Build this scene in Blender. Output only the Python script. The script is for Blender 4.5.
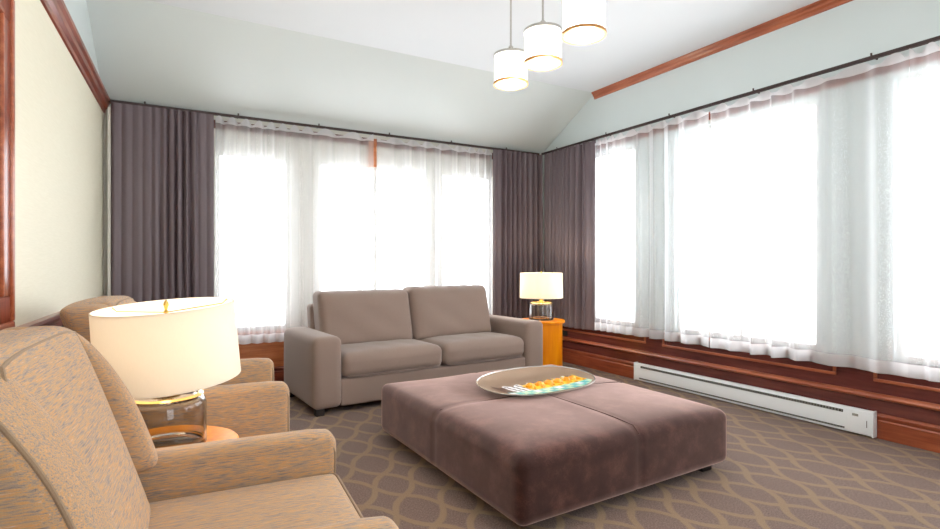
import bpy, bmesh, math, random
from mathutils import Vector, Matrix

for o in list(bpy.data.objects):
    bpy.data.objects.remove(o)
S = bpy.context.scene
COL = S.collection
R = math.radians

# ------------------------------------------------------------------ camera, world, exposure
YAW, FPX, EYE = 29.5, 540.0, 1.25
cd = bpy.data.cameras.new('camera')
cam = bpy.data.objects.new('camera', cd)
COL.objects.link(cam)
cam.location = (0, 0, EYE)
cam.rotation_euler = (R(90), 0, R(-YAW))
cd.sensor_width = 36.0
cd.lens = FPX / 940 * 36
cd.clip_start = 0.05
S.camera = cam

world = bpy.data.worlds.new('overcast_sky')
S.world = world
world.use_nodes = True
bg = world.node_tree.nodes['Background']
bg.inputs['Color'].default_value = (0.93, 0.97, 1.0, 1)
bg.inputs['Strength'].default_value = 3.4

S.view_settings.view_transform = 'Standard'
S.view_settings.look = 'None'
S.view_settings.gamma = 1.0
S.view_settings.use_curve_mapping = False
S.view_settings.exposure = 0.93
S.cycles.use_denoising = True
S.cycles.max_bounces = 10
S.cycles.diffuse_bounces = 5
S.cycles.glossy_bounces = 4
S.cycles.transmission_bounces = 8
S.cycles.transparent_max_bounces = 12
S.cycles.caustics_refractive = False
S.cycles.caustics_reflective = False
S.cycles.sample_clamp_indirect = 8.0


# ------------------------------------------------------------------ node helpers and materials
def srgb(r, g, b):
    f = lambda c: (c / 255 / 12.92) if c / 255 <= 0.04045 else ((c / 255 + 0.055) / 1.055) ** 2.4
    return (f(r), f(g), f(b), 1.0)


class NT:
    """A small helper around a material's node tree."""
    def __init__(self, name):
        self.m = bpy.data.materials.new(name)
        self.m.use_nodes = True
        self.t = self.m.node_tree
        self.n = self.t.nodes
        self.p = self.n.get('Principled BSDF')
        self.out = self.n.get('Material Output')

    def add(self, kind, **kw):
        nd = self.n.new(kind)
        for k, v in kw.items():
            setattr(nd, k, v)
        return nd

    def link(self, a, b):
        self.t.links.new(a, b)

    def set(self, sock, v):
        if isinstance(v, bpy.types.NodeSocket):
            self.link(v, sock)
        else:
            sock.default_value = v

    def math(self, op, a, b=0.0, c=None):
        nd = self.add('ShaderNodeMath', operation=op)
        self.set(nd.inputs[0], a)
        self.set(nd.inputs[1], b)
        if c is not None:
            self.set(nd.inputs[2], c)
        return nd.outputs[0]

    def mix(self, fac, a, b, blend='MIX'):
        nd = self.add('ShaderNodeMix', data_type='RGBA', blend_type=blend)
        self.set(nd.inputs[0], fac)
        self.set(nd.inputs[6], a)
        self.set(nd.inputs[7], b)
        return nd.outputs[2]

    def coords(self, scale=(1, 1, 1), rot=(0, 0, 0), out='Object'):
        tc = self.add('ShaderNodeTexCoord')
        mp = self.add('ShaderNodeMapping')
        mp.inputs['Scale'].default_value = scale
        mp.inputs['Rotation'].default_value = rot
        self.link(tc.outputs[out], mp.inputs[0])
        return mp.outputs[0]

    def noise(self, vec, scale=5, detail=3, rough=0.5):
        nd = self.add('ShaderNodeTexNoise')
        self.link(vec, nd.inputs['Vector'])
        nd.inputs['Scale'].default_value = scale
        nd.inputs['Detail'].default_value = detail
        nd.inputs['Roughness'].default_value = rough
        return nd.outputs['Fac']

    def ramp(self, fac, stops):
        nd = self.add('ShaderNodeValToRGB')
        el = nd.color_ramp.elements
        while len(el) < len(stops):
            el.new(0.5)
        for e, (p, c) in zip(el, stops):
            e.position = p
            e.color = c
        self.link(fac, nd.inputs[0])
        return nd.outputs[0]

    def bump(self, h, strength=0.3, dist=0.01):
        nd = self.add('ShaderNodeBump')
        nd.inputs['Strength'].default_value = strength
        nd.inputs['Distance'].default_value = dist
        self.link(h, nd.inputs['Height'])
        self.link(nd.outputs[0], self.p.inputs['Normal'])

    def base(self, col=None, rough=0.6, metal=0.0, **kw):
        if col is not None:
            self.set(self.p.inputs['Base Color'], col)
        self.set(self.p.inputs['Roughness'], rough)
        self.p.inputs['Metallic'].default_value = metal
        for k, v in kw.items():
            self.p.inputs[k].default_value = v
        return self


def plain(name, col, rough=0.6, metal=0.0, vary=0.06, **kw):
    t = NT(name)
    f = t.noise(t.coords(), 14, 3)
    dark = tuple(c * (1 - vary) for c in col[:3]) + (1,)
    t.base(t.mix(f, dark, col), rough, metal, **kw)
    return t.m


def paint(name, col, rough, bump=0.04):
    t = NT(name)
    f = t.noise(t.coords(), 2.2, 2)
    t.base(t.mix(f, tuple(c * 0.97 for c in col[:3]) + (1,), col), rough)
    t.bump(t.noise(t.coords(), 260, 2), bump, 0.002)
    return t.m


def wood(name, c_dark, c_mid, c_light, axis='y', rough=0.28, scale=1.0):
    t = NT(name)
    st = {'x': (1.2, 16, 16), 'y': (16, 1.2, 16), 'z': (16, 16, 1.2)}[axis]
    v = t.coords(tuple(s * scale for s in st))
    f = t.noise(v, 2.0, 6, 0.62)
    big = t.noise(t.coords(), 1.6, 2)
    f2 = t.math('ADD', t.math('MULTIPLY', f, 0.75), t.math('MULTIPLY', big, 0.25))
    t.base(t.ramp(f2, [(0.32, c_dark), (0.5, c_mid), (0.68, c_light)]), rough)
    t.p.inputs['Coat Weight'].default_value = 0.35
    t.p.inputs['Coat Roughness'].default_value = 0.15
    t.bump(f, 0.08, 0.004)
    return t.m


def tweed(name, axis):
    t = NT(name)
    st = {'x': (12, 165, 165), 'y': (165, 12, 165), 'z': (165, 165, 12)}[axis]
    f = t.noise(t.coords(st), 2.2, 4, 0.65)
    g = t.noise(t.coords(tuple(s * 0.5 for s in st)), 2.6, 3, 0.6)
    fine = t.noise(t.coords((420, 420, 420)), 1.0, 1)
    s = t.math('ADD', t.math('MULTIPLY', f, 0.62), t.math('MULTIPLY', g, 0.38))
    c = t.ramp(s, [(0.34, srgb(112, 105, 110)), (0.45, srgb(162, 144, 130)),
                   (0.51, srgb(194, 158, 118)), (0.58, srgb(212, 154, 92)), (0.68, srgb(200, 188, 182))])
    c = t.mix(t.math('MULTIPLY', fine, 0.25), c, srgb(130, 104, 80))
    t.base(c, 0.9)
    t.p.inputs['Sheen Weight'].default_value = 0.15
    t.bump(t.math('ADD', fine, f), 0.35, 0.003)
    return t.m


def woven(name, col, col2, scale=300, sheen=0.2, rough=0.88):
    t = NT(name)
    f = t.noise(t.coords((scale, scale, scale * 0.5)), 1.0, 2)
    big = t.noise(t.coords(), 4, 3)
    k = t.math('ADD', t.math('MULTIPLY', f, 0.7), t.math('MULTIPLY', big, 0.3))
    t.base(t.mix(k, col2, col), rough)
    t.p.inputs['Sheen Weight'].default_value = sheen
    t.bump(f, 0.2, 0.002)
    return t.m


def velvet(name):
    t = NT(name)
    big = t.noise(t.coords((1, 1, 1)), 6, 5, 0.65)
    fine = t.noise(t.coords((180, 180, 180)), 1, 2)
    k = t.math('ADD', t.math('MULTIPLY', big, 0.8), t.math('MULTIPLY', fine, 0.2))
    c = t.ramp(k, [(0.3, srgb(36, 19, 17)), (0.5, srgb(56, 32, 28)), (0.66, srgb(88, 55, 48))])
    t.base(c, 0.8)
    t.p.inputs['Specular IOR Level'].default_value = 0.15
    t.bump(k, 0.25, 0.006)
    sh = t.add('ShaderNodeBsdfSheen')
    sh.inputs['Roughness'].default_value = 0.42
    t.set(sh.inputs['Color'], t.mix(k, srgb(240, 192, 182), srgb(255, 228, 218)))
    ad = t.add('ShaderNodeAddShader')
    t.link(t.p.outputs[0], ad.inputs[0])
    t.link(sh.outputs[0], ad.inputs[1])
    t.link(ad.outputs[0], t.out.inputs[0])
    return t.m


def cloth_sheer(name, opacity, col, trans=0.6):
    t = NT(name)
    t.n.remove(t.p)
    f = t.noise(t.coords((500, 500, 160)), 1, 2)
    tr = t.add('ShaderNodeBsdfTransparent')
    df = t.add('ShaderNodeBsdfDiffuse')
    tl = t.add('ShaderNodeBsdfTranslucent')
    df.inputs[0].default_value = col
    tl.inputs[0].default_value = col
    m1 = t.add('ShaderNodeMixShader')
    m1.inputs[0].default_value = trans
    t.link(df.outputs[0], m1.inputs[1])
    t.link(tl.outputs[0], m1.inputs[2])
    m2 = t.add('ShaderNodeMixShader')
    geo = t.add('ShaderNodeNewGeometry')
    dt = t.add('ShaderNodeVectorMath', operation='DOT_PRODUCT')
    t.link(geo.outputs['Normal'], dt.inputs[0])
    t.link(geo.outputs['Incoming'], dt.inputs[1])
    path = t.math('DIVIDE', 1.0, t.math('MAXIMUM', t.math('ABSOLUTE', dt.outputs['Value']), 0.12))
    open_ = t.math('SUBTRACT', 1.0 - opacity + 0.05, t.math('MULTIPLY', f, 0.1))
    fac = t.math('SUBTRACT', 1.0, t.math('POWER', open_, path))   # longer path through the weave
    t.link(fac, m2.inputs[0])
    t.link(tr.outputs[0], m2.inputs[1])
    t.link(m1.outputs[0], m2.inputs[2])
    t.link(m2.outputs[0], t.out.inputs[0])
    return t.m


def shade_cloth(name, col, emit=0.0, ecol=(1, .9, .75, 1)):
    t = NT(name)
    t.n.remove(t.p)
    f = t.noise(t.coords((200, 200, 60)), 1, 2)
    c = t.mix(f, tuple(x * .96 for x in col[:3]) + (1,), col)
    df = t.add('ShaderNodeBsdfDiffuse')
    tl = t.add('ShaderNodeBsdfTranslucent')
    t.link(c, df.inputs[0])
    t.link(c, tl.inputs[0])
    m1 = t.add('ShaderNodeMixShader')
    m1.inputs[0].default_value = 0.35
    t.link(df.outputs[0], m1.inputs[1])
    t.link(tl.outputs[0], m1.inputs[2])
    last = m1.outputs[0]
    if emit:
        em = t.add('ShaderNodeEmission')
        em.inputs[0].default_value = ecol
        em.inputs[1].default_value = emit
        ad = t.add('ShaderNodeAddShader')
        t.link(last, ad.inputs[0])
        t.link(em.outputs[0], ad.inputs[1])
        last = ad.outputs[0]
    t.link(last, t.out.inputs[0])
    return t.m


def carpet(name):
    t = NT(name)
    W = 0.046
    PX, PY = 0.2375, 0.36            # half diagonals of the diamond repeat, in metres
    tc = t.add('ShaderNodeTexCoord')
    sp = t.add('ShaderNodeSeparateXYZ')
    t.link(tc.outputs['Object'], sp.inputs[0])
    wob = t.noise(t.coords(), 60, 2)
    X = t.math('DIVIDE', t.math('SUBTRACT', sp.outputs[0], 1.134), 2 * PX)
    Y = t.math('DIVIDE', t.math('SUBTRACT', sp.outputs[1], 2.888), 2 * PY)
    U = t.math('SUBTRACT', X, Y)
    V = t.math('ADD', X, Y)

    def wavy(p, q):
        cell = t.math('ABSOLUTE', t.math('SUBTRACT', p, t.math('ROUND', p)))
        bulge = t.math('ADD', t.math('MULTIPLY', t.math('COSINE', t.math('MULTIPLY', q, 2 * math.pi)), 0.052), 0.228)
        return t.math('ABSOLUTE', t.math('SUBTRACT', cell, bulge))
    best = t.math('MINIMUM', wavy(U, V), wavy(V, U))
    best = t.math('ADD', best, t.math('MULTIPLY', t.math('SUBTRACT', wob, 0.5), 0.03))
    line = t.math('MINIMUM', 1.0, t.math('MAXIMUM', 0.0, t.math('MULTIPLY', t.math('SUBTRACT', W + 0.012, best), 45.0)))
    fine = t.noise(t.coords((330, 330, 330)), 1, 2, 0.7)
    speck = t.noise(t.coords((120, 120, 120)), 1, 3, 0.7)
    g = t.ramp(speck, [(0.3, srgb(80, 62, 54)), (0.5, srgb(112, 89, 79)), (0.7, srgb(140, 115, 101))])
    l = t.ramp(fine, [(0.3, srgb(122, 98, 74)), (0.7, srgb(148, 123, 94))])
    t.base(t.mix(line, g, l), 0.95)
    t.p.inputs['Sheen Weight'].default_value = 0.08
    t.bump(t.math('ADD', fine, t.math('MULTIPLY', line, 0.5)), 0.5, 0.004)
    return t.m


def wallpaper(name):
    t = NT(name)
    f = t.noise(t.coords((70, 8, 160)), 1.2, 3)
    t.base(t.mix(f, srgb(226, 220, 196), srgb(240, 235, 214)), 0.6)
    t.bump(f, 0.08, 0.002)
    return t.m


def glass(name, col, rough=0.01):
    t = NT(name)
    t.base(col, rough)
    t.p.inputs['Transmission Weight'].default_value = 1.0
    t.p.inputs['IOR'].default_value = 1.45
    return t.m


def pane(name):
    t = NT(name)
    t.n.remove(t.p)
    a = t.add('ShaderNodeBsdfTransparent')
    b = t.add('ShaderNodeBsdfGlossy')
    b.inputs['Roughness'].default_value = 0.02
    m = t.add('ShaderNodeMixShader')
    m.inputs[0].default_value = 0.06
    t.link(a.outputs[0], m.inputs[1])
    t.link(b.outputs[0], m.inputs[2])
    t.link(m.outputs[0], t.out.inputs[0])
    return t.m


def lit(name, col, strength):
    t = NT(name)
    t.base(srgb(250, 246, 238), 0.4)
    t.p.inputs['Emission Color'].default_value = col
    t.p.inputs['Emission Strength'].default_value = strength
    return t.m


M = {
    'ceiling': paint('ceiling_white_paint', srgb(232, 236, 239), 0.55),
    'slope': paint('pale_grey_green_paint', srgb(222, 229, 227), 0.3),
    'upper': paint('pale_blue_paint', srgb(214, 224, 224), 0.35),
    'plaster': paint('cream_plaster', srgb(222, 220, 212), 0.6),
    'paper': wallpaper('cream_wallpaper'),
    'carpet': carpet('ring_pattern_carpet'),
    'wood_y': wood('mahogany_y', srgb(92, 34, 24), srgb(132, 58, 38), srgb(168, 84, 50), 'y'),
    'wood_x': wood('mahogany_x', srgb(92, 34, 24), srgb(138, 64, 40), srgb(172, 90, 54), 'x'),
    'wood_z': wood('mahogany_z', srgb(92, 34, 24), srgb(132, 58, 38), srgb(168, 84, 50), 'z'),
    'panel_y': wood('wainscot_y', srgb(82, 42, 40), srgb(104, 54, 49), srgb(122, 66, 56), 'y', 0.22),
    'panel_lit_x': wood('wainscot_lit_x', srgb(158, 84, 48), srgb(190, 114, 68), srgb(208, 136, 88), 'x'),  # back wainscot: its lit look is put into a lighter wood colour
    'trim_y': wood('orange_trim_y', srgb(138, 68, 44), srgb(170, 92, 60), srgb(194, 116, 78), 'y'),
    'trim_x': wood('orange_trim_x', srgb(150, 66, 36), srgb(184, 92, 52), srgb(206, 118, 70), 'x'),
    'base_y': wood('base_trim_y', srgb(112, 50, 32), srgb(150, 74, 46), srgb(174, 96, 60), 'y'),
    'orange': wood('orange_lacquered_wood', srgb(236, 130, 2), srgb(246, 146, 6), srgb(252, 162, 20), 'z', 0.35),
    'sheer': cloth_sheer('white_sheer', 0.30, (0.80, 0.80, 0.815, 1)),
    'sheer_band': cloth_sheer('white_sheer_double', 0.84, (0.86, 0.86, 0.87, 1)),
    'drape': woven('grey_purple_drape', srgb(116, 101, 106), srgb(94, 81, 86), 260, 0.0, 0.45),
    'lining': woven('pale_lining', srgb(226, 222, 214), srgb(210, 206, 198), 260, 0.0),
    'sofa': woven('taupe_sofa_fabric', srgb(152, 131, 119), srgb(130, 109, 98), 330, 0.25),
    'velvet': velvet('brown_velvet'),
    'tweed_x': tweed('tweed_x', 'x'),
    'tweed_y': tweed('tweed_y', 'y'),
    'tweed_z': tweed('tweed_z', 'z'),
    'piping': woven('tan_piping', srgb(170, 142, 110), srgb(120, 100, 84), 500, 0.1),
    'dark': plain('black_stained_wood', srgb(34, 26, 24), 0.45),
    'track': plain('dark_bronze_track', srgb(62, 48, 46), 0.4, 0.4),
    'brass': plain('brass', srgb(206, 172, 96), 0.22, 1.0),
    'steel': plain('brushed_nickel', srgb(212, 208, 202), 0.25, 1.0),
    'copper': plain('bronze_ring', srgb(206, 150, 98), 0.3, 0.7),
    'shade': shade_cloth('ivory_shade', srgb(250, 243, 230)),
    'bulb': lit('lit_bulb', (1, .9, .76, 1), 4.0),
    'glass_smoke': glass('smoked_glass', (0.74, 0.73, 0.71, 1)),
    'glass_clear': glass('clear_glass', (0.95, 0.96, 0.94, 1)),
    'pane': pane('window_glass'),
    'pendant_glass': shade_cloth('pendant_opal_glass', srgb(250, 248, 244), 1.1, (1, .95, .88, 1)),
    'diffuser': lit('pendant_diffuser', (1, .96, .9, 1), 1.6),
    'heater': plain('white_enamel', srgb(244, 248, 250), 0.35, 0.0, 0.02),
    'grille': plain('grey_grille', srgb(150, 152, 146), 0.5, 0.3),
    'slot': plain('dark_slot', srgb(70, 68, 62), 0.7),
    'plate': plain('black_plastic', srgb(38, 36, 36), 0.4),
    'frame': plain('white_window_frame', srgb(226, 226, 222), 0.45, 0.0, 0.02),
    'dish_in': plain('bronze_dish', srgb(172, 144, 120), 0.38, 0.4, 0.15),
    'dish_out': plain('silver_dish', srgb(196, 192, 186), 0.25, 0.9),
    'yellow': plain('yellow_glaze', srgb(252, 204, 44), 0.3),
    'amber': plain('amber_glaze', srgb(244, 160, 20), 0.25),
    'teal': plain('teal_glaze', srgb(70, 190, 186), 0.3),
    'palegreen': plain('pale_green_glaze', srgb(206, 232, 200), 0.3),
    'whiteglaze': plain('white_glaze', srgb(246, 246, 250), 0.3),
    'brownglaze': plain('brown_glaze', srgb(92, 52, 34), 0.35),
    'mirror': plain('framed_print', srgb(214, 208, 196), 0.3),
}


M['orange'].node_tree.nodes['Principled BSDF'].inputs['Coat Weight'].default_value = 0.05
M['orange'].node_tree.nodes['Principled BSDF'].inputs['Specular IOR Level'].default_value = 0.25


# ------------------------------------------------------------------ geometry helpers
def mesh(name, bm, mat, parent=None, smooth=True, angle=40):
    bmesh.ops.recalc_face_normals(bm, faces=bm.faces[:])
    me = bpy.data.meshes.new(name)
    bm.to_mesh(me)
    bm.free()
    mats = mat if isinstance(mat, (list, tuple)) else [mat]
    for m in mats:
        me.materials.append(m)
    o = bpy.data.objects.new(name, me)
    COL.objects.link(o)
    if parent is not None:
        o.parent = parent
    if smooth:
        for p in me.polygons:
            p.use_smooth = True
        me.set_sharp_from_angle(angle=R(angle))
    return o


def tag(o, label=None, cat=None, group=None, kind=None):
    if label:
        o['label'] = label
    if cat:
        o['category'] = cat
    if group:
        o['group'] = group
    if kind:
        o['kind'] = kind
    return o


def thing(name, label, cat, loc=(0, 0, 0), rz=0.0, group=None):
    o = bpy.data.objects.new(name, None)
    COL.objects.link(o)
    o.empty_display_size = 0.1
    o.location = loc
    o.rotation_euler = (0, 0, rz)
    return tag(o, label, cat, group)


def dup(root, loc, rz, label):
    r = root.copy()
    COL.objects.link(r)
    r.location = loc
    r.rotation_euler = (0, 0, rz)
    r['label'] = label
    for ch in list(root.children):
        c = ch.copy()
        COL.objects.link(c)
        c.parent = r
        for g in list(ch.children):
            d = g.copy()
            COL.objects.link(d)
            d.parent = c
    return r


def structure(name, bm, mat, smooth=False, parent=None):
    o = mesh(name, bm, mat, parent, smooth)
    if parent is None:
        o['kind'] = 'structure'
    return o


def add_box(bm, x0, x1, y0, y1, z0, z1, bev=0.0, seg=2):
    r = bmesh.ops.create_cube(bm, size=1.0)
    vs = r['verts']
    for v in vs:
        v.co = Vector((x0 + (v.co.x + .5) * (x1 - x0), y0 + (v.co.y + .5) * (y1 - y0), z0 + (v.co.z + .5) * (z1 - z0)))
    if bev:
        es = list({e for v in vs for e in v.link_edges})
        bmesh.ops.bevel(bm, geom=es, offset=bev, segments=seg, profile=0.5, affect='EDGES')


def box(x0, x1, y0, y1, z0, z1, bev=0.0, seg=2):
    bm = bmesh.new()
    add_box(bm, x0, x1, y0, y1, z0, z1, bev, seg)
    return bm


def lin(a, b, n):
    return [a + (b - a) * i / n for i in range(n + 1)]


def rounded(x0, x1, y0, y1, z0, z1, r, n=14, fn=None, k=4):
    """A box with every edge rounded to radius r, gridded so fn(p, u) can puff or lean it."""
    c = Vector(((x0 + x1) / 2, (y0 + y1) / 2, (z0 + z1) / 2))
    h = Vector(((x1 - x0) / 2, (y1 - y0) / 2, (z1 - z0) / 2))
    r = min(r, h.x * .98, h.y * .98, h.z * .98)

    def ticks(hh):
        e = [-hh + r * (1 - math.cos(i / k * math.pi / 2)) for i in range(k)]
        return e + lin(-hh + r, hh - r, n) + [-t for t in reversed(e)]
    tx, ty, tz = ticks(h.x), ticks(h.y), ticks(h.z)
    bm = bmesh.new()

    def fix(q):
        inner = Vector([max(-(h[i] - r), min(h[i] - r, q[i])) for i in range(3)])
        d = q - inner
        if d.length > 1e-9:
            # spread points by angle for even rounding
            q = inner + d.normalized() * r
        return q

    def patch(ax, sgn, ta, tb, ia, ib):
        g = []
        for a in ta:
            row = []
            for b in tb:
                q = Vector((0, 0, 0))
                q[ax] = sgn * h[ax]
                q[ia] = a
                q[ib] = b
                row.append(bm.verts.new(fix(q)))
            g.append(row)
        for i in range(len(ta) - 1):
            for j in range(len(tb) - 1):
                bm.faces.new((g[i][j], g[i + 1][j], g[i + 1][j + 1], g[i][j + 1]))
    for s in (-1, 1):
        patch(0, s, ty, tz, 1, 2)
        patch(1, s, tx, tz, 0, 2)
        patch(2, s, tx, ty, 0, 1)
    bmesh.ops.remove_doubles(bm, verts=bm.verts[:], dist=1e-5)
    for v in bm.verts:
        u = Vector((v.co.x / h.x, v.co.y / h.y, v.co.z / h.z))
        p = c + v.co
        if fn:
            p = fn(p, u)
        v.co = p
    return bm


def add_tube(bm, pts, r, n=8, closed=False):
    pts = [Vector(p) for p in pts]
    rings = []
    m = len(pts)
    prev = None
    for i, p in enumerate(pts):
        if closed:
            t = pts[(i + 1) % m] - pts[i - 1]
        else:
            t = pts[min(i + 1, m - 1)] - pts[max(i - 1, 0)]
        t.normalize()
        up = Vector((0, 0, 1)) if abs(t.z) < 0.95 else Vector((1, 0, 0))
        a = t.cross(up).normalized()
        if prev is not None:
            a = (prev - t * prev.dot(t)).normalized()
        prev = a
        b = t.cross(a)
        rr = r[i] if isinstance(r, (list, tuple)) else r
        rings.append([bm.verts.new(p + (a * math.cos(2 * math.pi * k / n) + b * math.sin(2 * math.pi * k / n)) * rr) for k in range(n)])
    rng = range(m) if closed else range(m - 1)
    for i in rng:
        A, B = rings[i], rings[(i + 1) % m]
        for k in range(n):
            bm.faces.new((A[k], A[(k + 1) % n], B[(k + 1) % n], B[k]))
    if not closed:
        bm.faces.new(rings[0])
        bm.faces.new(list(reversed(rings[-1])))


def tube(pts, r, n=8, closed=False):
    bm = bmesh.new()
    add_tube(bm, pts, r, n, closed)
    return bm


def lathe(profile, n=48, center=(0, 0, 0), bm=None, closed=False):
    bm = bm or bmesh.new()
    cx, cy, cz = center
    rings = []
    for (r, z) in profile:
        if r < 1e-6:
            rings.append([bm.verts.new((cx, cy, cz + z))])
        else:
            rings.append([bm.verts.new((cx + r * math.cos(2 * math.pi * k / n), cy + r * math.sin(2 * math.pi * k / n), cz + z)) for k in range(n)])
    pairs = list(zip(rings, rings[1:])) + ([(rings[-1], rings[0])] if closed else [])
    for A, B in pairs:
        for k in range(n):
            k2 = (k + 1) % n
            if len(A) == 1 and len(B) == 1:
                continue
            if len(A) == 1:
                bm.faces.new((A[0], B[k2], B[k]))
            elif len(B) == 1:
                bm.faces.new((A[k], A[k2], B[0]))
            else:
                bm.faces.new((A[k], A[k2], B[k2], B[k]))
    return bm


def extrude(profile, p0, p1, out):
    """profile = [(offset from wall, z)], swept from p0 to p1 (2D), offset along out (2D)."""
    bm = bmesh.new()
    rows = []
    for p in (p0, p1):
        rows.append([bm.verts.new((p[0] + out[0] * a, p[1] + out[1] * a, z)) for a, z in profile])
    n = len(profile)
    for i in range(n):
        j = (i + 1) % n
        bm.faces.new((rows[0][i], rows[0][j], rows[1][j], rows[1][i]))
    bm.faces.new(rows[0])
    bm.faces.new(list(reversed(rows[1])))
    return bm


def wall(p0, p1, z0, z1, back, openings=()):
    """Wall of thickness along `back` (2D vector) with rectangular openings (s0, s1, za, zb)."""
    d = Vector((p1[0] - p0[0], p1[1] - p0[1]))
    L = d.length
    d.normalize()
    ss = sorted({0.0, L} | {s for o in openings for s in o[:2] if 0 < s < L})
    zs = sorted({z0, z1} | {z for o in openings for z in o[2:] if z0 < z < z1})
    bm = bmesh.new()
    P = lambda s, z, k: bm.verts.new((p0[0] + d.x * s + back[0] * k, p0[1] + d.y * s + back[1] * k, z))

    def is_open(i, j):
        if i < 0 or j < 0 or i >= len(ss) - 1 or j >= len(zs) - 1:
            return True
        s, z = (ss[i] + ss[i + 1]) / 2, (zs[j] + zs[j + 1]) / 2
        return any(o[0] < s < o[1] and o[2] < z < o[3] for o in openings)
    for i in range(len(ss) - 1):
        for j in range(len(zs) - 1):
            if is_open(i, j):
                continue
            a, b, c, e = ss[i], ss[i + 1], zs[j], zs[j + 1]
            for k in (0, 1):
                bm.faces.new((P(a, c, k), P(b, c, k), P(b, e, k), P(a, e, k)))
            for (di, dj, q) in ((-1, 0, ((a, c), (a, e))), (1, 0, ((b, c), (b, e))), (0, -1, ((a, c), (b, c))), (0, 1, ((a, e), (b, e)))):
                if is_open(i + di, j + dj):
                    (s1, t1), (s2, t2) = q
                    bm.faces.new((P(s1, t1, 0), P(s2, t2, 0), P(s2, t2, 1), P(s1, t1, 1)))
    bmesh.ops.remove_doubles(bm, verts=bm.verts[:], dist=1e-5)
    return bm


# ------------------------------------------------------------------ room shell
XR, YB, YF = 4.50, 5.95, -1.60          # right wall, back wall, wall behind the camera
ZC, YS, ZS = 3.31, 4.91, 2.76           # ceiling height, where the slope meets it, foot of the slope
LC = Vector((-0.485, YB))               # back left corner
LD = Vector((-math.sin(R(2.0)), -math.cos(R(2.0))))   # the left wall runs slightly outwards to the front


def left_at(y):
    t = (YB - y) / -LD.y
    return LC + LD * t


LF = left_at(YF)
LN = Vector((-LD.y, LD.x))              # into the room
if LN.x < 0:
    LN = -LN

structure('floor', box(-1.2, XR + .15, YF - .15, YB + .15, -0.08, 0.0), M['carpet'])
structure('ceiling', box(-1.2, XR + .15, YF - .15, YS, ZC, ZC + .1), M['ceiling'])
bm = bmesh.new()
v = [bm.verts.new(p) for p in ((-1.0, YB, ZS), (XR + .1, YB, ZS), (XR + .1, YS - .0, ZC), (-1.0, YS - .0, ZC),
                               (-1.0, YB, ZS + .2), (XR + .1, YB, ZS + .2), (XR + .1, YS, ZC + .2), (-1.0, YS, ZC + .2))]
for f in ((0, 1, 2, 3), (4, 5, 6, 7), (0, 1, 5, 4), (1, 2, 6, 5), (2, 3, 7, 6), (3, 0, 4, 7)):
    bm.faces.new([v[i] for i in f])
structure('wall_slope', bm, M['slope'])

SILL, TB, TR = 0.56, 2.40, 2.58
BW = [(0.44, 1.17), (1.46, 2.80), (2.96, 3.72)]                 # back windows, by X
RW = [(4.27, 5.50), (2.36, 3.74), (0.35, 1.85), (-1.1, -0.15)]  # right windows, by Y
FILL_W = [(0.2, 1.5)]                                   # unseen opening added behind the camera to let in fill light
WT = 0.16
structure('wall_back', wall((LC.x - .3, YB), (XR + .0, YB), 0, ZS + .25, (0, WT),
                            [(a - LC.x + .3, b - LC.x + .3, SILL, TB) for a, b in BW]), M['plaster'])
structure('wall_right', wall((XR, YB), (XR, YF), 0, ZC + .05, (WT, 0),
                             [(YB - b, YB - a, SILL, TR) for a, b in RW]), M['upper'])
structure('wall_front', wall((XR, YF), (LF.x, YF), 0, ZC + .05, (0, -WT),
                             [(XR - b, XR - a, 0.5, 2.75) for a, b in FILL_W]), M['plaster'])
structure('wall_left', wall((LF.x, LF.y), (LC.x, LC.y), 0.92, 2.68, (-LN.x * WT, -LN.y * WT)), M['paper'])
structure('wall_left_upper', wall((LF.x, LF.y), (LC.x, LC.y), 2.68, ZC + .05, (-LN.x * WT, -LN.y * WT)), M['upper'])
structure('wall_left_lower', wall((LF.x, LF.y), (LC.x, LC.y), 0.0, 0.92, (-LN.x * WT, -LN.y * WT)), M['panel_y'])

# window frames with panes, set into the openings
wn = [0]


def window(p0, p1, za, zb, back, mullions=()):
    wn[0] += 1
    d = Vector((p1[0] - p0[0], p1[1] - p0[1]))
    L = d.length
    d.normalize()
    bk = Vector(back)
    bm = bmesh.new()
    w = 0.045

    def bar(s0, s1, z0, z1):
        c = [(s, z, k) for k in (0.05, 0.12) for s, z in ((s0, z0), (s1, z0), (s1, z1), (s0, z1))]
        q = [bm.verts.new((p0[0] + d.x * s + bk.x * k, p0[1] + d.y * s + bk.y * k, z)) for s, z, k in c]
        for f in ((0, 1, 2, 3), (7, 6, 5, 4), (0, 4, 5, 1), (1, 5, 6, 2), (2, 6, 7, 3), (3, 7, 4, 0)):
            bm.faces.new([q[i] for i in f])
    bar(0, L, za, za + w)
    bar(0, L, zb - w, zb)
    bar(0, w, za + w, zb - w)
    bar(L - w, L, za + w, zb - w)
    for m in mullions:
        bar(m * L - .018, m * L + .018, za + w, zb - w)
    f = structure('window_%d' % wn[0], bm, M['frame'])
    b2 = bmesh.new()
    q = [b2.verts.new((p0[0] + d.x * s + bk.x * .085, p0[1] + d.y * s + bk.y * .085, z)) for s, z in
         ((w, za + w), (L - w, za + w), (L - w, zb - w), (w, zb - w))]
    b2.faces.new(q)
    mesh('pane', b2, M['pane'], f, False)


for a, b in BW:
    window((a, YB), (b, YB), SILL, TB, (0, 1), (0.5,) if b - a > 1 else ())
for a, b in RW:
    window((XR, b), (XR, a), SILL, TR, (1, 0), (0.5,) if b - a > 1.3 else ())
for a, b in FILL_W:  # frame round the opening added for fill light
    window((b, YF), (a, YF), 0.5, 2.75, (0, -1), (0.5,))

tn = [0]


def trim(bm, mat, smooth=False):
    tn[0] += 1
    return structure('trim_%d' % tn[0], bm, mat, smooth)


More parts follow.
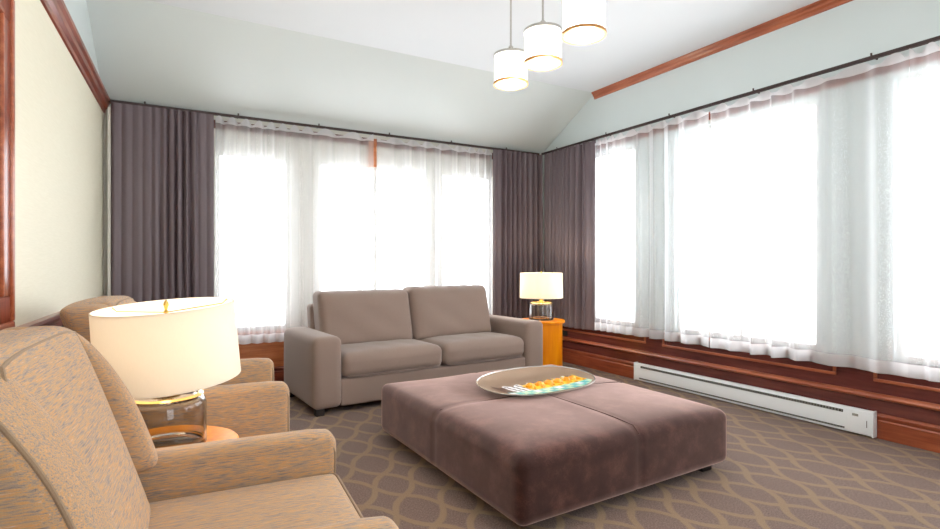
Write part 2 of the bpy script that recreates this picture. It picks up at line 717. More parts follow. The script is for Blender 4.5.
# wood header bands above the windows, behind the curtain tops
trim(box(0.30, 3.9, YB - .022, YB, 2.61, 2.69), M['panel_y'])
trim(box(2.03, 2.12, YB - .026, YB - .0, TB - .03, 2.69), M['panel_lit_x'])
trim(box(XR - .022, XR, -1.2, 5.6, TR + .04, 2.69), M['wood_y'])
# wainscot skins below the windows
trim(wall((LC.x, YB - .012), (XR, YB - .012), 0, SILL, (0, .012)), M['panel_lit_x'])
trim(wall((XR - .012, YB), (XR - .012, YF), 0, SILL, (.012, 0)), M['panel_y'])
# sills
trim(box(LC.x, XR, YB - .045, YB + .1, SILL - .03, SILL, .006), M['trim_x'])
trim(box(XR - .045, XR + .1, YF, YB - .05, SILL - .03, SILL, .006), M['trim_y'])

BASE = [(0, 0), (.022, 0), (.022, .125), (.016, .135), (.022, .15), (.026, .163), (.018, .172), (0, .178)]
RAIL = [(0, .272), (.014, .275), (.03, .285), (.036, .297), (.03, .309), (.012, .318), (0, .32)]
for nm, prof, mt in (('base', BASE, 'base'), ('rail', RAIL, 'trim')):
    y0 = YB - .012
    o = extrude(prof, (XR - .012, y0), (XR - .012, YF), (-1, 0))
    if nm == 'base':
        structure('baseboard_right', o, M['base_y'])
    else:
        trim(o, M['trim_y'])
    o = extrude(prof, (LC.x, y0), (XR - .012, y0), (0, -1))
    if nm == 'base':
        structure('baseboard_back', o, M['wood_x'])
    else:
        pass
# rectangular panel mouldings on the right wainscot
for y0, y1 in ((4.10, 5.55), (2.22, 3.88), (0.30, 1.97), (-1.4, 0.05)):
    bm = bmesh.new()
    x = XR - .012
    t = .024
    add_box(bm, x - .014, x, y0, y1, .402, .402 + t, .005)
    add_box(bm, x - .014, x, y0, y0 + t, .402 + t, .53, .005)
    add_box(bm, x - .014, x, y1 - t, y1, .402 + t, .53, .005)
    trim(bm, M['trim_y'])
# left wall: crown and chair rail
CROWN_L = [(0, 2.635), (.012, 2.64), (.016, 2.665), (.034, 2.685), (.042, 2.71), (.056, 2.73), (.06, 2.75), (0, 2.75)]
trim(extrude(CROWN_L, tuple(LF), tuple(LC), tuple(LN)), M['wood_y'])
CHAIR_R = [(0, .875), (.014, .88), (.018, .915), (.036, .93), (.04, .95), (.03, .962), (0, .968)]
trim(extrude(CHAIR_R, tuple(LF), tuple(LC), tuple(LN)), M['wood_y'])
structure('baseboard_left', extrude(BASE, tuple(LF), tuple(LC), tuple(LN)), M['wood_y'])
# right wall: crown where it meets the flat ceiling
CROWN_R = [(0, ZC - .078), (.010, ZC - .075), (.014, ZC - .055), (.028, ZC - .042), (.034, ZC - .025), (.05, ZC - .012), (.054, ZC), (0, ZC)]
trim(extrude(CROWN_R, (XR, YS), (XR, YF), (-1, 0)), M['trim_y'])

# ------------------------------------------------------------------ curtain tracks
ZR = 2.735


def track(p0, p1, out, label, n_br):
    d = Vector((p1[0] - p0[0], p1[1] - p0[1], 0))
    L = d.length
    d.normalize()
    o3 = Vector((out[0], out[1], 0))
    mid = (Vector((p0[0], p0[1], 0)))
    root = thing('curtain_track', label, 'curtain track', (p0[0], p0[1], ZR))
    mesh('rail', extrude([(-.012, -.016), (.012, -.016), (.014, -.004), (.012, .008), (-.012, .008), (-.014, -.004)],
                         (0, 0), tuple((d * L).xy), out), M['track'], root)
    for i in range(n_br):
        s = L * (i + .35) / n_br
        bm = bmesh.new()
        c = d * s
        add_tube(bm, [c + o3 * -.085 + Vector((0, 0, .004)), c + Vector((0, 0, .012)), c + Vector((0, 0, .03))], .007, 8)
        mesh('bracket', bm, M['track'], root)
    return root


track((-0.44, YB - .09), (XR - .12, YB - .09), (0, -1), 'dark curtain track on the back wall above the sofa', 6)
track((XR - .09, YB - .12), (XR - .09, -1.3), (-1, 0), 'dark curtain track along the right wall above the heater', 8)


# ------------------------------------------------------------------ curtains
def cloth(p0, p1, out, z0, z1, period, amp, seed, mat, name, rows=16, step=.011, scallop=0.0, thick=0.0,
          grow=0.35, parent=None, shift=0.0, zclip=None, flat=None, waist=0.0):
    rnd = random.Random(seed)
    d = Vector((p1[0] - p0[0], p1[1] - p0[1]))
    L = d.length
    d.normalize()
    n = max(8, int(L / step))
    ph = [rnd.uniform(0, 6.28) for _ in range(8)]
    phase = 0.0
    bm = bmesh.new()
    grid = []
    zs = lin(z0, z1, rows)
    if scallop:
        zs = lin(z0, z1 - .12, rows) + [z1 - .09, z1 - .06, z1 - .03, z1 - .012, z1]
    if zclip:
        zs = lin(zclip[0], zclip[1], zclip[2])
    for i in range(n + 1):
        s = L * i / n
        f = 1.0 + (.25 if thick else .42) * math.sin(s * 2.1 + ph[0]) + .22 * math.sin(s * 6.3 + ph[1])
        phase += f * 2 * math.pi / period * (L / n)
        a = amp * (.65 + .35 * math.sin(s * 3.3 + ph[2]) + .2 * math.sin(s * 9.1 + ph[3]))
        if flat and flat[0] < s < flat[1]:
            a *= .18
        row = []
        for z in zs:
            h = (z - z0) / (z1 - z0)
            w = 1 + grow * (1 - h)
            off = a * w * (math.sin(phase + .5 * (1 - h) * math.sin(s * 5 + ph[4])) + .28 * math.sin(2 * phase + ph[5] + h))
            if thick:                    # full round pleats with sharp valleys between
                off = a * w * (1.9 * abs(math.sin(phase * .5 + .3 * (1 - h) * math.sin(s * 5 + ph[4]))) ** .8 - .95 + .12 * math.sin(phase * 1.7 + ph[5]))
            off += .010 * (1 - h) * math.sin(s * 4 + ph[6])
            zz = z
            if scallop and h > .95:
                k = max(0.0, (z - (z1 - .05)) / .05)
                zz = z - scallop * k * (.5 - .5 * math.sin(phase + ph[7])) ** 1.6
                off *= 1 - .35 * k
            side = waist * math.sin(math.pi * h) * (s / L - .5)
            row.append((p0[0] + d.x * (s + side) + out[0] * (off + shift), p0[1] + d.y * (s + side) + out[1] * (off + shift), zz))
        grid.append(row)
    if thick:
        V = [[bm.verts.new(q) for q in r] for r in grid]
        W = [[bm.verts.new((q[0] - out[0] * thick, q[1] - out[1] * thick, q[2])) for q in r] for r in grid]
        m = len(zs) - 1
        for i in range(n):
            for j in range(m):
                bm.faces.new((V[i][j], V[i + 1][j], V[i + 1][j + 1], V[i][j + 1]))
                bm.faces.new((W[i][j], W[i][j + 1], W[i + 1][j + 1], W[i + 1][j]))
            bm.faces.new((V[i][0], W[i][0], W[i + 1][0], V[i + 1][0]))
            bm.faces.new((V[i][m], V[i + 1][m], W[i + 1][m], W[i][m]))
        for i in (0, n):
            for j in range(m):
                bm.faces.new((V[i][j], V[i][j + 1], W[i][j + 1], W[i][j]))
    else:
        V = [[bm.verts.new(q) for q in r] for r in grid]
        for i in range(n):
            for j in range(len(zs) - 1):
                bm.faces.new((V[i][j], V[i + 1][j], V[i + 1][j + 1], V[i][j + 1]))
    return mesh(name, bm, mat, parent, True, 80)


def sheer(p0, p1, out, seed, label, z0=.485, period=.15):
    root = thing('sheer_curtain', label, 'sheer curtain', (p0[0], p0[1], z0), 0, 'sheer white curtains')
    e = (p1[0] - p0[0], p1[1] - p0[1])
    a = dict(period=period, amp=.034, seed=seed)
    zz = (0, ZR - .020 - z0)
    cloth((0, 0), e, out, *zz, mat=M['sheer'], name='panel', scallop=.06, parent=root, **a)
    cloth((0, 0), e, out, *zz, mat=M['sheer_band'], name='heading', parent=root, shift=.004,
          scallop=.06, zclip=(zz[1] - .075, zz[1], 7), **a)
    cloth((0, 0), e, out, *zz, mat=M['sheer_band'], name='hem', parent=root, shift=.004,
          zclip=(.0, .09, 2), **a)
    return root


SB = YB - .10
SR = XR - .10
sheer((0.435, SB), (2.05, SB), (0, -1), 3, 'white sheer curtain on the back wall behind the lamp and left sofa cushion', .45)
sheer((2.095, SB), (3.625, SB), (0, -1), 5, 'white sheer curtain on the back wall behind the right sofa cushion', .45)
sheer((SR, 4.785), (SR, 3.25), (-1, 0), 7, 'white sheer curtain on the right wall, next to the dark corner drape', .485)
sheer((SR, 3.25), (SR, 1.72), (-1, 0), 11, 'white sheer curtain on the right wall above the white heater', .485)
sheer((SR, 1.72), (SR, -0.1), (-1, 0), 13, 'white sheer curtain on the right wall, nearest the camera at the right edge', .485)


def drape(p0, p1, out, seed, label, z0=.47, flat=None, lining=None):
    root = thing('drape', label, 'drape', (p0[0], p0[1], z0), 0, 'dark grey purple drapes')
    e = (p1[0] - p0[0], p1[1] - p0[1])
    cloth((0, 0), e, out, 0, ZR - .020 - z0, .088, .036, seed, M['drape'], 'panel', thick=.004, step=.006, parent=root,
          flat=flat, grow=.25)
    if lining:
        mesh('lining', lining, M['lining'], root, False)
    return root


LB = YB - .115
ln = box(-.026, -.004, -.006, .004, 0, ZR - .07 - .47, .002)
drape((-0.42, LB), (0.42, LB), (0, -1), 21, 'dark grey drape gathered in the left corner by the cream wall', flat=(.70, .9), lining=ln)
drape((3.64, LB), (4.40, LB), (0, -1), 22, 'dark grey drape on the back wall behind the orange table', flat=(-1, .12))
drape((SR + .016, 5.785), (SR + .016, 4.80), (-1, 0), 25, 'dark grey drape on the right wall side of the corner', flat=(.80, 1.2))

# ------------------------------------------------------------------ baseboard heater on the right wall
hx = XR - .052
root = thing('baseboard_heater', 'long white electric baseboard heater on the right wall wainscot', 'heater', (hx, 1.95, 0.012))
HL = 2.24
mesh('housing', extrude([(-.012, 0), (.03, 0), (.034, .012), (.034, .152), (.024, .172), (.0, .178), (-.012, .178)],
                        (0, 0), (0, HL), (-1, 0)), M['heater'], root)
bm = bmesh.new()
add_box(bm, -.0365, -.030, .19, HL - .08, .136, .156)
mesh('outlet_slot', bm, M['slot'], root, False)
bm = bmesh.new()
k = 0
y = .195
while y < HL - .09:
    add_box(bm, -.0385, -.0355, y, y + .008, .137, .155)
    y += .022
mesh('outlet_grille', bm, M['grille'], root, False)
bm = bmesh.new()
add_box(bm, -.0365, -.030, .18, HL - .06, .018, .030)
mesh('inlet_slot', bm, M['slot'], root, False)
bm = bmesh.new()
y = .185
while y < HL - .07:
    add_box(bm, -.0385, -.0355, y, y + .008, .019, .029)
    y += .022
mesh('inlet_grille', bm, M['grille'], root, False)
for y0, y1 in ((-.012, .0), (HL, HL + .012)):
    mesh('end_cap', box(-.042, .012, y0, y1, -.004, .184, .003), M['heater'], root)
bm = bmesh.new()
add_box(bm, -.0415, -.034, .0, .16, .006, .176, .004)
mesh('control_cover', bm, M['heater'], root)
bm = bmesh.new()
add_box(bm, -.043, -.041, .085, .125, .128, .146, .002)
mesh('rating_plate', bm, M['grille'], root)
mesh('tick_mark', box(-.043, -.041, .028, .032, .06, .11), M['slot'], root, False)

tag(mesh('wall_outlet', box(XR - .02, XR - .012, 5.40, 5.52, .335, .40, .003), M['plate']),
    'small black outlet plate on the wood panelling beside the orange corner table', 'outlet')

# ------------------------------------------------------------------ framed picture on the left wall
py0, py1, pz0, pz1 = 1.75, 2.925, 0.985, 2.39
ang = math.atan2(-LD.x, -LD.y)          # rotation of the wall's run about z
base = left_at(py1)
root = thing('framed_picture', 'wood framed picture on the cream wall at the left edge', 'picture',
             (base.x + LN.x * .012, base.y + LN.y * .012, pz0), -ang)
Wd, Hd, fw = py1 - py0, pz1 - pz0, .135
bm = bmesh.new()
for (a, b, c, d) in ((-Wd, 0, 0, fw), (-Wd, 0, Hd - fw, Hd), (-Wd, -Wd + fw, fw, Hd - fw), (-fw, 0, fw, Hd - fw)):
    add_box(bm, -.010, .022, a, b, c, d, .006)
mesh('frame', bm, M['wood_z'], root)
bm = bmesh.new()
t = .028
for (a, b, c, d) in ((-Wd - .004, .004, -.004, t), (-Wd - .004, .004, Hd - t, Hd + .004), (-Wd - .004, -Wd + t, t, Hd - t), (-t, .004, t, Hd - t)):
    add_box(bm, -.010, .032, a, b, c, d, .008)
mesh('outer_lip', bm, M['trim_y'], root)
bm = bmesh.new()
for (a, b, c, d) in ((-Wd + fw - .02, -fw + .02, fw - .02, fw), (-Wd + fw - .02, -fw + .02, Hd - fw, Hd - fw + .02),
                     (-Wd + fw - .02, -Wd + fw, fw, Hd - fw), (-fw, -fw + .02, fw, Hd - fw)):
    add_box(bm, -.010, .026, a, b, c, d, .005)
mesh('inner_lip', bm, M['trim_y'], root)
mesh('print', box(-.010, .004, -Wd + fw, -fw, fw, Hd - fw), M['mirror'], root, False)

# ------------------------------------------------------------------ sofa
SL, SD = 2.49, .93
root = thing('sofa', 'taupe two-cushion sofa with wide track arms in front of the back window', 'sofa', (1.05, 4.43, 0), R(4.4))
AW = .25


def arm(x0, x1):
    def fn(p, u):
        if u.z > 0:
            p.z += .008 * (1 - u.x * u.x)
        return p
    return rounded(x0, x1, 0, SD, .055, .645, .055, 8, fn)


mesh('arm', arm(0, AW), M['sofa'], root)
mesh('arm', arm(SL - AW, SL), M['sofa'], root)
mesh('base', rounded(AW - .01, SL - AW + .01, .03, SD - .02, .055, .285, .02, 6), M['sofa'], root)


def lean_back(p, u):
    p.y += (p.z - .5) * .16
    return p


mesh('back_frame', rounded(AW - .03, SL - AW + .03, SD - .21, SD - .06, .20, .87, .04, 8, lean_back), M['sofa'], root)
cx = [AW + .004, SL / 2 - .002, SL / 2 + .002, SL - AW - .004]
for q, (a, b) in enumerate(((cx[0], cx[1]), (cx[2], cx[3]))):
    def seat_fn(p, u, q=q):
        w = (1 - u.x ** 4) * (1 - u.y ** 4)
        p.z += (.028 if u.z > 0 else .0) * w
        p.y -= .012 * (1 - u.x ** 2) * max(0, -u.y) * (1 - u.z ** 2)
        p.z += .003 * math.sin(p.x * 23 + p.y * 9 + q) * w
        return p
    c = mesh('seat_cushion', rounded(a, b, .005, SD - .34, .288, .488, .065, 16, seat_fn), M['sofa'], root)
    bm = bmesh.new()
    for zz in (.303,):
        r_ = .04
        pts = [(a + r_, .0155, zz)] + [(a + r_ + (b - a - 2 * r_) * i / 10, .014 - .011 * (1 - (2 * i / 10 - 1) ** 2) * .9, zz) for i in range(1, 10)] + [(b - r_, .0155, zz)]
        add_tube(bm, pts, .0045, 6)
    mesh('piping', bm, M['sofa'], c)

    def back_fn(p, u, q=q):
        w = (1 - u.x ** 4) * (1 - abs(u.z) ** 4)
        p.y += (-.05 if u.y < 0 else .0) * w
        p.x += .012 * u.x * (1 - u.z * u.z) * 0
        if u.z > 0:
            p.z += .010 * math.cos(u.x * 1.3) + .008 * abs(u.x) ** 3 + (.006 * math.sin(p.x * 30) * (1 if q else .2)) * max(0, u.z) ** 4
        p.y += (p.z - .5) * .24
        p.y += .005 * math.sin(p.x * 14 + p.z * 21 + q * 2) * w
        return p
    c = mesh('back_cushion', rounded(a - (.055 if q else .012), b - (.055 if not q else .065), SD - .44, SD - .20,   .475, .985 + .022 * q, .06, 16, back_fn), M['sofa'], root)
for x in (.07, SL - .07):
    for y in (.07, SD - .07):
        mesh('foot', box(x - .035, x + .035, y - .035, y + .035, 0, .06, .004), M['dark'], root)

# ------------------------------------------------------------------ ottoman
OX0, OX1, OY0, OY1 = 1.375, 2.975, 2.04, 3.75
root = thing('ottoman', 'large square brown velvet ottoman in the middle of the patterned carpet', 'ottoman',
             ((OX0 + OX1) / 2, (OY0 + OY1) / 2, 0), R(1.2))
ox, oy = (OX1 - OX0) / 2, (OY1 - OY0) / 2


def ott(p, u):
    w = (1 - u.x ** 6) * (1 - u.y ** 6)
    if u.z > 0:
        p.z += .022 * w * u.z
    dx, dy = abs(p.x), abs(p.y)
    groove = max(math.exp(-(dx / .020) ** 2), math.exp(-(dy / .020) ** 2))
    p.z -= .0045 * groove * max(0, u.z)
    if abs(u.x) > .9:
        p.x -= .004 * math.exp(-(dy / .016) ** 2) * (1 if u.x > 0 else -1)
    if abs(u.y) > .9:
        p.y -= .004 * math.exp(-(dx / .016) ** 2) * (1 if u.y > 0 else -1)
    p.z += .004 * math.sin(p.x * 7 + 1.3 * p.y) * max(0, u.z)
    p.z -= .030 * max(abs(u.x), abs(u.y)) ** 14 * max(0, u.z) * (1 - u.y) / 2
    p.y += .022 * u.x * (1 - u.y) / 2
    return p


mesh('cushion', rounded(-ox, ox, -oy, oy, .045, .385, .05, 56, ott), M['velvet'], root)
bm = bmesh.new()
for i in range(2):
    pts = []
    n = 40
    for k in range(n + 1):
        t = -1 + 2 * k / n
        ee = (1 - abs(t) ** 6)
        q = t * ((ox if i == 0 else oy) - .012)
        z = .385 + .022 * (1 - abs(t) ** 6) - .005 - (.03 * max(0, (abs(t) - .95) / .05) ** 2)
        pts.append((q, 0, z) if i == 0 else (0, q, z))
    add_tube(bm, pts, .0028, 6)
mesh('seam', bm, M['velvet'], root)
mesh('plinth', box(-ox + .09, ox - .09, -oy + .09, oy - .09, .030, .055), M['dark'], root, False)
for sx in (-1, 1):
    for sy in (-1, 1):
        mesh('foot', box(sx * (ox - .13) - .045, sx * (ox - .13) + .045, sy * (oy - .13) - .045, sy * (oy - .13) + .045, 0, .055, .004), M['dark'], root)

# ------------------------------------------------------------------ oval tray on the ottoman
root = thing('tray', 'long oval bronze tray with painted yellow and teal inside, lying on the ottoman', 'tray', (2.255, 3.03, .4135), R(6))
TA, TBb, TH = .475, .262, .040


def dish_z(r):
    return .006 + (TH - .006) * max(0, (r - .45) / .55) ** 2.0


def tilt(z, v):                       # the far side of the rim stands a little higher
    return z * (1 + .80 * v) if z > 0 else z


def oval(r, t):
    c, s = math.cos(t), math.sin(t)
    e = 2 / 2.35
    return (TA * r * abs(c) ** e * (1 if c >= 0 else -1), TBb * r * abs(s) ** e * (1 if s >= 0 else -1))


n = 96
bm = bmesh.new()
prof = [(r, dish_z(r), 0) for r in [.06, .25, .45] + [.46 + .015 * q for q in range(36)]]
prof += [(1.0, TH + .002, 1), (1.004, TH - .003, 1)]
prof += [(r, dish_z(r) - .0065, 1) for r in [.985 - .015 * q for q in range(36)] + [.45, .25, .06]]
rings = []
for r, z, k in prof:
    rings.append([bm.verts.new((*oval(r, 2 * math.pi * i / n), tilt(z, r * math.sin(2 * math.pi * i / n)))) for i in range(n)])
for q in range(len(rings) - 1):
    for i in range(n):
        f = bm.faces.new((rings[q][i], rings[q][(i + 1) % n], rings[q + 1][(i + 1) % n], rings[q + 1][i]))
        f.material_index = 1 if prof[q][2] or prof[q + 1][2] else 0
bm.faces.new(rings[0])
bm.faces.new(rings[-1]).material_index = 1
mesh('dish', bm, [M['dish_in'], M['dish_out']], root)
# painted decoration: patches of glaze lying on the inside of the dish
rnd = random.Random(4)
bm = bmesh.new()
NX, NY = 96, 44
GM = ['yellow', 'amber', 'teal', 'palegreen', 'whiteglaze', 'brownglaze']
vg = {}


def gv(i, j):
    if (i, j) not in vg:
        x = -.37 + .74 * i / NX
        y = -.238 + .315 * j / NY
        r = ((abs(x) / TA) ** 2.35 + (abs(y) / TBb) ** 2.35) ** (1 / 2.35)
        vg[(i, j)] = bm.verts.new((x, y, tilt(dish_z(r), y / TBb) + .003))
    return vg[(i, j)]


for i in range(NX):
    for j in range(NY):
        a, b = (i + .5) / NX, (j + .5) / NY
        x, y = -.37 + .74 * a, -.238 + .315 * b
        r = ((abs(x) / TA) ** 2.35 + (abs(y) / TBb) ** 2.35) ** (1 / 2.35)
        if r > .95:
            continue
        if b > .96 - .12 * math.sin(a * 21) ** 2:
            continue
        m = 0
        if b < .38:
            m = 2 if (int(a * 15) + int(b * 6)) % 2 == 0 else (3 if int(a * 15) % 4 else 4)
        elif a < .11:
            m = 5 if b > .3 else 0
        elif a < .30:
            m = 4
            if b > .35 and (int(a * 46 + b * 3) % 3 == 0) and .42 < b < .9:
                m = 5
        else:
            k = (a - .30) / .70 * 6
            d = math.hypot((k % 1 - .5) * 1.0, (b - .62) * 1.9)
            if d < .30:
                m = 1
            elif b > .84 and .3 < k % 1 < .75:
                m = 5
            elif b < .47 and math.sin(a * 60) > .5:
                m = 1
            elif b > .74 and k % 1 < .22:
                m = 4
        f = bm.faces.new((gv(i, j), gv(i + 1, j), gv(i + 1, j + 1), gv(i, j + 1)))
        f.material_index = m
mesh('painted_glaze', bm, [M[g] for g in GM], root)
for k in range(6):
    a = .30 + .70 * (k + .5) / 6
    x = -.37 + .74 * a
    y = -.238 + .315 * .64
    if k == 5:
        x -= .03
    bm = lathe([(0, .030), (.014, .028), (.024, .020), (.030, .008), (.031, 0)], 20, (x, y, .006))
    mesh('amber_boss', bm, M['amber'], root)


# ------------------------------------------------------------------ drum side tables
def drum(loc, h, label):
    root = thing('drum_table', label, 'side table', loc, 0, 'orange drum side tables')
    mesh('body', lathe([(0, .0), (.235, .0), (.24, .004), (.24, h - .03), (0, h - .03)], 64), M['orange'], root)
    mesh('top', lathe([(0, h - .03), (.262, h - .03), (.268, h - .026), (.268, h - .006), (.262, h), (0, h)], 64), M['orange'], root)
    mesh('plinth', lathe([(.2, .0), (.243, .0), (.243, .05), (.24, .05)], 64), M['dark'], root)
    return root


TN, TFa = .545, .608
drum((0.0, 2.42, 0), TN, 'round orange wooden drum table between the two tweed armchairs')
drum((3.82, 5.06, 0), TFa, 'round orange wooden drum table in the far corner beside the sofa')


# ------------------------------------------------------------------ table lamps
def lamp(loc, label, glass_mat, tilt_xy=(0, 0)):
    root = thing('table_lamp', label, 'table lamp', loc, 0, 'drum shade glass table lamps')
    rb = .142
    out = [(0, .002), (rb - .006, .002), (rb, .008), (rb, .165), (rb - .004, .180), (rb - .018, .194), (rb - .045, .200), (.032, .201)]
    inn = [(.032, .192), (rb - .046, .192), (rb - .022, .186), (rb - .011, .176), (rb - .008, .162), (rb - .008, .022), (rb - .014, .017), (0, .017)]
    mesh('glass_base', lathe(out + inn, 64), M[glass_mat], root)
    b = mesh('brass_collar', lathe([(0, .2015), (.05, .2015), (.052, .206), (.05, .211), (.026, .214), (.022, .235), (.03, .24), (.03, .246), (.014, .25), (.012, .285), (0, .285)], 32), M['brass'], root)
    b = mesh('brass_ring', lathe([(rb - .03, .1995), (rb - .012, .1955), (rb - .010, .198), (rb - .028, .203)], 48, closed=True), M['brass'], root)
    z0, z1, rs = .255, .545, .25
    tilted = []
    tilted.append(mesh('shade', lathe([(rs, z0), (rs - .006, z1), (rs - .0085, z1), (rs - .0025, z0)], 72, closed=True), M['shade'], root))
    for z, r in ((z0 + .002, rs - .003), (z1 - .002, rs - .009)):
        bm = tube([(r * math.cos(2 * math.pi * i / 64), r * math.sin(2 * math.pi * i / 64), z) for i in range(64)], .0028, 6, True)
        tilted.append(mesh('shade_trim', bm, M['shade'], root))
    bm = bmesh.new()
    for k in range(3):
        a = 2 * math.pi * k / 3 + .35
        add_tube(bm, [(0, 0, z1 - .025), ((rs - .03) * math.cos(a), (rs - .03) * math.sin(a), z1 - .02), ((rs - .009) * math.cos(a), (rs - .009) * math.sin(a), z1 - .004)], .0022, 6)
    tilted.append(mesh('spider', bm, M['brass'], root))
    piv = Vector((0, 0, z1 - .02))
    rot = Matrix.Rotation(R(tilt_xy[1]), 4, 'Y') @ Matrix.Rotation(R(tilt_xy[0]), 4, 'X')
    for o in tilted:                     # the shade sits a little askew on its harp
        o.matrix_local = Matrix.Translation(piv) @ rot @ Matrix.Translation(-piv)
    bm = bmesh.new()
    pts = [(.052 * math.sin(t), 0, .285 + (z1 - .315) * .5 * (1 - math.cos(t))) for t in lin(0, math.pi, 16)]
    add_tube(bm, pts, .0022, 6)
    add_tube(bm, [(-p[0], 0, p[2]) for p in pts], .0022, 6)
    mesh('harp', bm, M['brass'], root)
    mesh('finial', lathe([(0, z1 - .03), (.008, z1 - .03), (.009, z1 - .022), (.005, z1 - .016), (.007, z1 - .006), (.010, z1 + .004), (.008, z1 + .014), (.003, z1 + .022), (0, z1 + .024)], 20), M['brass'], root)
    mesh('bulb', lathe([(0, .285), (.013, .285), (.014, .305), (.022, .325), (.030, .350), (.030, .368), (.022, .388), (0, .397)], 24), M['bulb'], root)
    return root


def glow(loc, watts, col, rad):
    ld = bpy.data.lights.new('lamp_light', 'POINT')
    ld.energy = watts
    ld.color = col
    ld.shadow_soft_size = rad
    o = bpy.data.objects.new('lamp_light', ld)
    COL.objects.link(o)
    o.location = loc
    return o


lamp((0.005, 2.40, TN), 'lit table lamp with ivory drum shade and smoked glass base between the armchairs', 'glass_smoke', (2.5, -4.2))
lamp((3.815, 5.06, TFa), 'lit table lamp with ivory drum shade in the far corner by the sofa', 'glass_clear')
glow((0.0, 2.40, TN + .43), 2.6, (1, .88, .74), .03)
glow((3.815, 5.06, TFa + .43), 6, (1, .84, .62), .03)


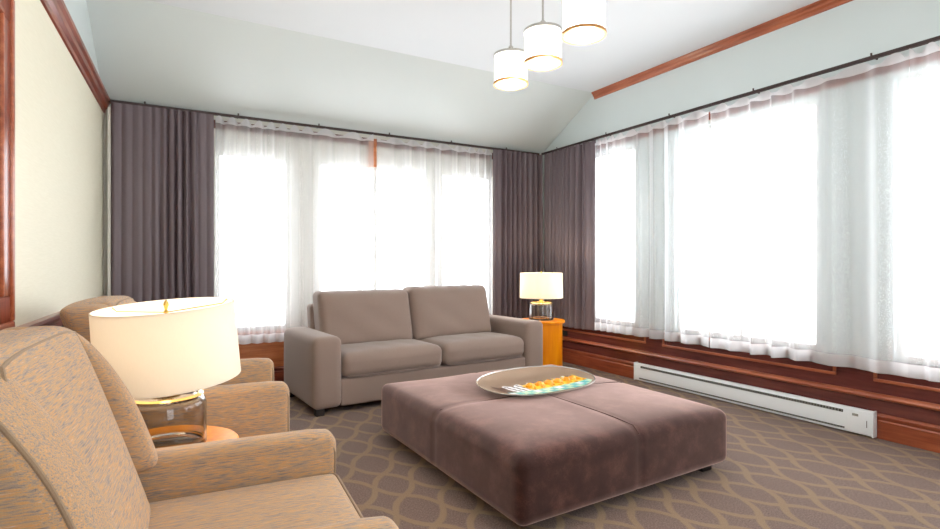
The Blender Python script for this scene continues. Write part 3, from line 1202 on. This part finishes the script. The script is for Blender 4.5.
# ------------------------------------------------------------------ armchairs
def armchair(loc, rz, label):
    root = thing('armchair', label, 'armchair', loc, rz, 'tweed wing armchairs')
    W = .44                     # half width
    T = .105                    # arm thickness
    XF = .41                    # front of the arms (local origin in the middle of the chair)
    TX, TY, TZ = M['tweed_x'], M['tweed_y'], M['tweed_z']

    # seat
    def seat_fn(p, u):
        w = (1 - u.x ** 4) * (1 - u.y ** 4)
        if u.z > 0:
            p.z += .018 * w
        return p
    c = mesh('seat_cushion', rounded(-.30, XF - .005, -W + T + .003, W - T - .003, .31, .505, .03, 14, seat_fn), TX, root)
    bm = bmesh.new()
    a, b, f = -W + T + .016, W - T - .016, XF - .0105
    for zz in (.498, .320):
        add_tube(bm, [(-.25, a - .008, zz), (f - .03, a - .008, zz), (f - .006, a, zz), (f, a + .03, zz), (f, b - .03, zz), (f - .006, b, zz), (f - .03, b + .008, zz), (-.25, b + .008, zz)], .0055, 8)
    mesh('piping', bm, M['piping'], c)
    mesh('apron', rounded(-.32, XF - .02, -W + T - .01, W - T + .01, .14, .305, .015, 6), TX, root)

    # arms: panel arms, flat on top, rounded at the front corner
    for s in (-1, 1):
        def arm_fn(p, u, s=s):
            if u.z > 0:
                p.z += .006 * (1 - u.y * u.y)
                if u.x > .80:                     # the front top corner rolls over
                    k = (u.x - .80) / .20
                    p.z -= .022 * k * k * u.z
            return p
        y0, y1 = (s * W - T, s * W) if s > 0 else (s * W, s * W + T)
        ar = mesh('arm', rounded(-.30, XF, y0, y1, .14, .64, .032, 10, arm_fn), TX, root)
        bm = bmesh.new()
        for yy in (y0 + .010, y1 - .010):
            add_tube(bm, [(XF - .010, yy, .15), (XF - .009, yy, .565), (XF - .020, yy, .603), (XF - .05, yy, .619), (XF - .09, yy, .627)], .005, 8)
        mesh('piping', bm, M['piping'], ar)

    # reclined back: shell, padded inner panel and two wings
    def lean(z):
        return -(z - .47) * .33

    def shell_fn(p, u):
        p.x += lean(p.z)
        if u.z > 0:
            p.z -= .018 * u.y ** 4 * u.z
        return p
    mesh('back_shell', rounded(-.385, -.27, -W + .03, W - .03, .14, 1.07, .045, 12, shell_fn), TY, root)

    def pad_fn(p, u):
        w = (1 - u.y ** 4) * (1 - u.z ** 4)
        if u.x > 0:
            p.x += .026 * w
        p.x += lean(p.z)
        if u.z > 0:
            p.z -= .012 * u.y ** 4 * u.z
        return p
    pd = mesh('back_pad', rounded(-.29, -.165, -W + .09, W - .14, .40, 1.08, .035, 14, pad_fn), TY, root)
    bm = bmesh.new()
    pts = []
    for i in range(21):
        t = -1 + 2 * i / 20
        z = 1.064 - .012 * t ** 4
        pts.append((-.172 + lean(z), t * (W - .14) - .025, z))
    ya, yb = -W + .098, W - .148
    zs_ = lin(1.02, .50, 12)
    full = [(-.172 + lean(z), ya, z) for z in reversed(zs_)] + pts + [(-.172 + lean(z), yb, z) for z in zs_]
    add_tube(bm, full, .005, 8)
    mesh('piping', bm, M['piping'], pd)
    for s in (-1, 1):
        y0, y1 = (W - .145, W) if s > 0 else (-W, -W + .145)

        WX0, WX1, WZ0, WZ1 = -.37, -.135, .60, 1.075

        def wing_fn(p, u, s=s):
            h = min(1.0, max(0.0, (p.z - .60) / .475))
            if u.x > 0:                      # front edge sweeps forward to the arm
                p.x += (.045 * (1 - h) ** 1.2 + .022 * math.sin(math.pi * min(1, h)) - .030 * h ** 6) * u.x
                p.x -= .019 * (1 + s * u.y) * u.x     # the outer side falls back
            p.x += lean(p.z)
            if u.z > 0:
                p.z -= .010 * (1 + s * u.y) * u.z + .012 * max(0, u.x) ** 2 * u.z
            return p
        w_ = mesh('wing', rounded(WX0, WX1, y0, y1, WZ0, WZ1, .045, 12, wing_fn), TX, root)
        bm = bmesh.new()
        pts = []
        yy = s * (W - .0135)
        for z in lin(.63, 1.03, 18):
            q = Vector((WX1 - .0135, yy, z))
            u = Vector(((q.x - (WX0 + WX1) / 2) / ((WX1 - WX0) / 2), s * .76, (z - (WZ0 + WZ1) / 2) / ((WZ1 - WZ0) / 2)))
            pts.append(wing_fn(q, u))
        add_tube(bm, pts, .0055, 8)
        mesh('piping', bm, M['piping'], w_)
    for x in (-.30, XF - .06):
        for y in (-W + .06, W - .06):
            mesh('leg', lathe([(0, 0), (.016, 0), (.026, .145), (0, .145)], 16, (x, y, 0)), M['dark'], root)
    return root


A1 = armchair((0.115, 1.635, 0), R(-4), 'tweed wing armchair in the foreground at the bottom left')
A2 = dup(A1, (0.185, 3.34, 0), R(-4), 'tweed wing armchair behind the near lamp, closer to the sofa')


# ------------------------------------------------------------------ pendant lamps
def pendant(loc, label):
    root = thing('pendant_lamp', label, 'pendant lamp', loc, 0, 'row of small drum pendants')
    r, h = .093, .160
    g = mesh('drum_shade', lathe([(r, 0.006), (r, h), (r - .004, h), (r - .004, .006)], 48, closed=True), M['pendant_glass'], root)
    mesh('bottom_ring', lathe([(r - .006, -.006), (r + .006, -.006), (r + .007, .0), (r + .006, .008), (r - .0045, .008), (r - .008, .0)], 48, closed=True), M['copper'], root)
    mesh('top_ring', lathe([(r - .004, h - .006), (r + .005, h - .006), (r + .005, h + .008), (r - .006, h + .008)], 48, closed=True), M['steel'], root)
    mesh('diffuser', lathe([(0, -.004), (r - .03, -.003), (r - .006, .002), (r - .006, .005), (0, .004)], 48), M['diffuser'], root)
    mesh('top_plate', lathe([(0, h - .001), (r - .006, h - .001), (r - .006, h + .003), (0, h + .003)], 48), M['diffuser'], root)
    mesh('fitter', lathe([(0, h + .003), (.030, h + .003), (.030, h + .012), (.014, h + .022), (.010, h + .034), (.014, h + .042), (.014, h + .052), (.006, h + .062), (0, h + .062)], 24), M['steel'], root)
    top = ZC - loc[2]
    mesh('stem', lathe([(.0055, h + .058), (.0055, top - .02), (0, top - .02)], 12), M['steel'], root)
    mesh('canopy', lathe([(0, top), (.06, top), (.058, top - .018), (.012, top - .026), (0, top - .026)], 32), M['steel'], root)
    return root


for (x, y), lb in (((1.724, 2.573), 'farthest and lowest-looking of the three white drum pendants'),
                   ((1.689, 2.226), 'middle one of the three white drum pendants'),
                   ((1.640, 1.860), 'nearest and largest-looking of the three white drum pendants')):
    pendant((x, y, 2.282), lb)
    glow((x, y, 2.20), 9, (1, .97, .93), .06)
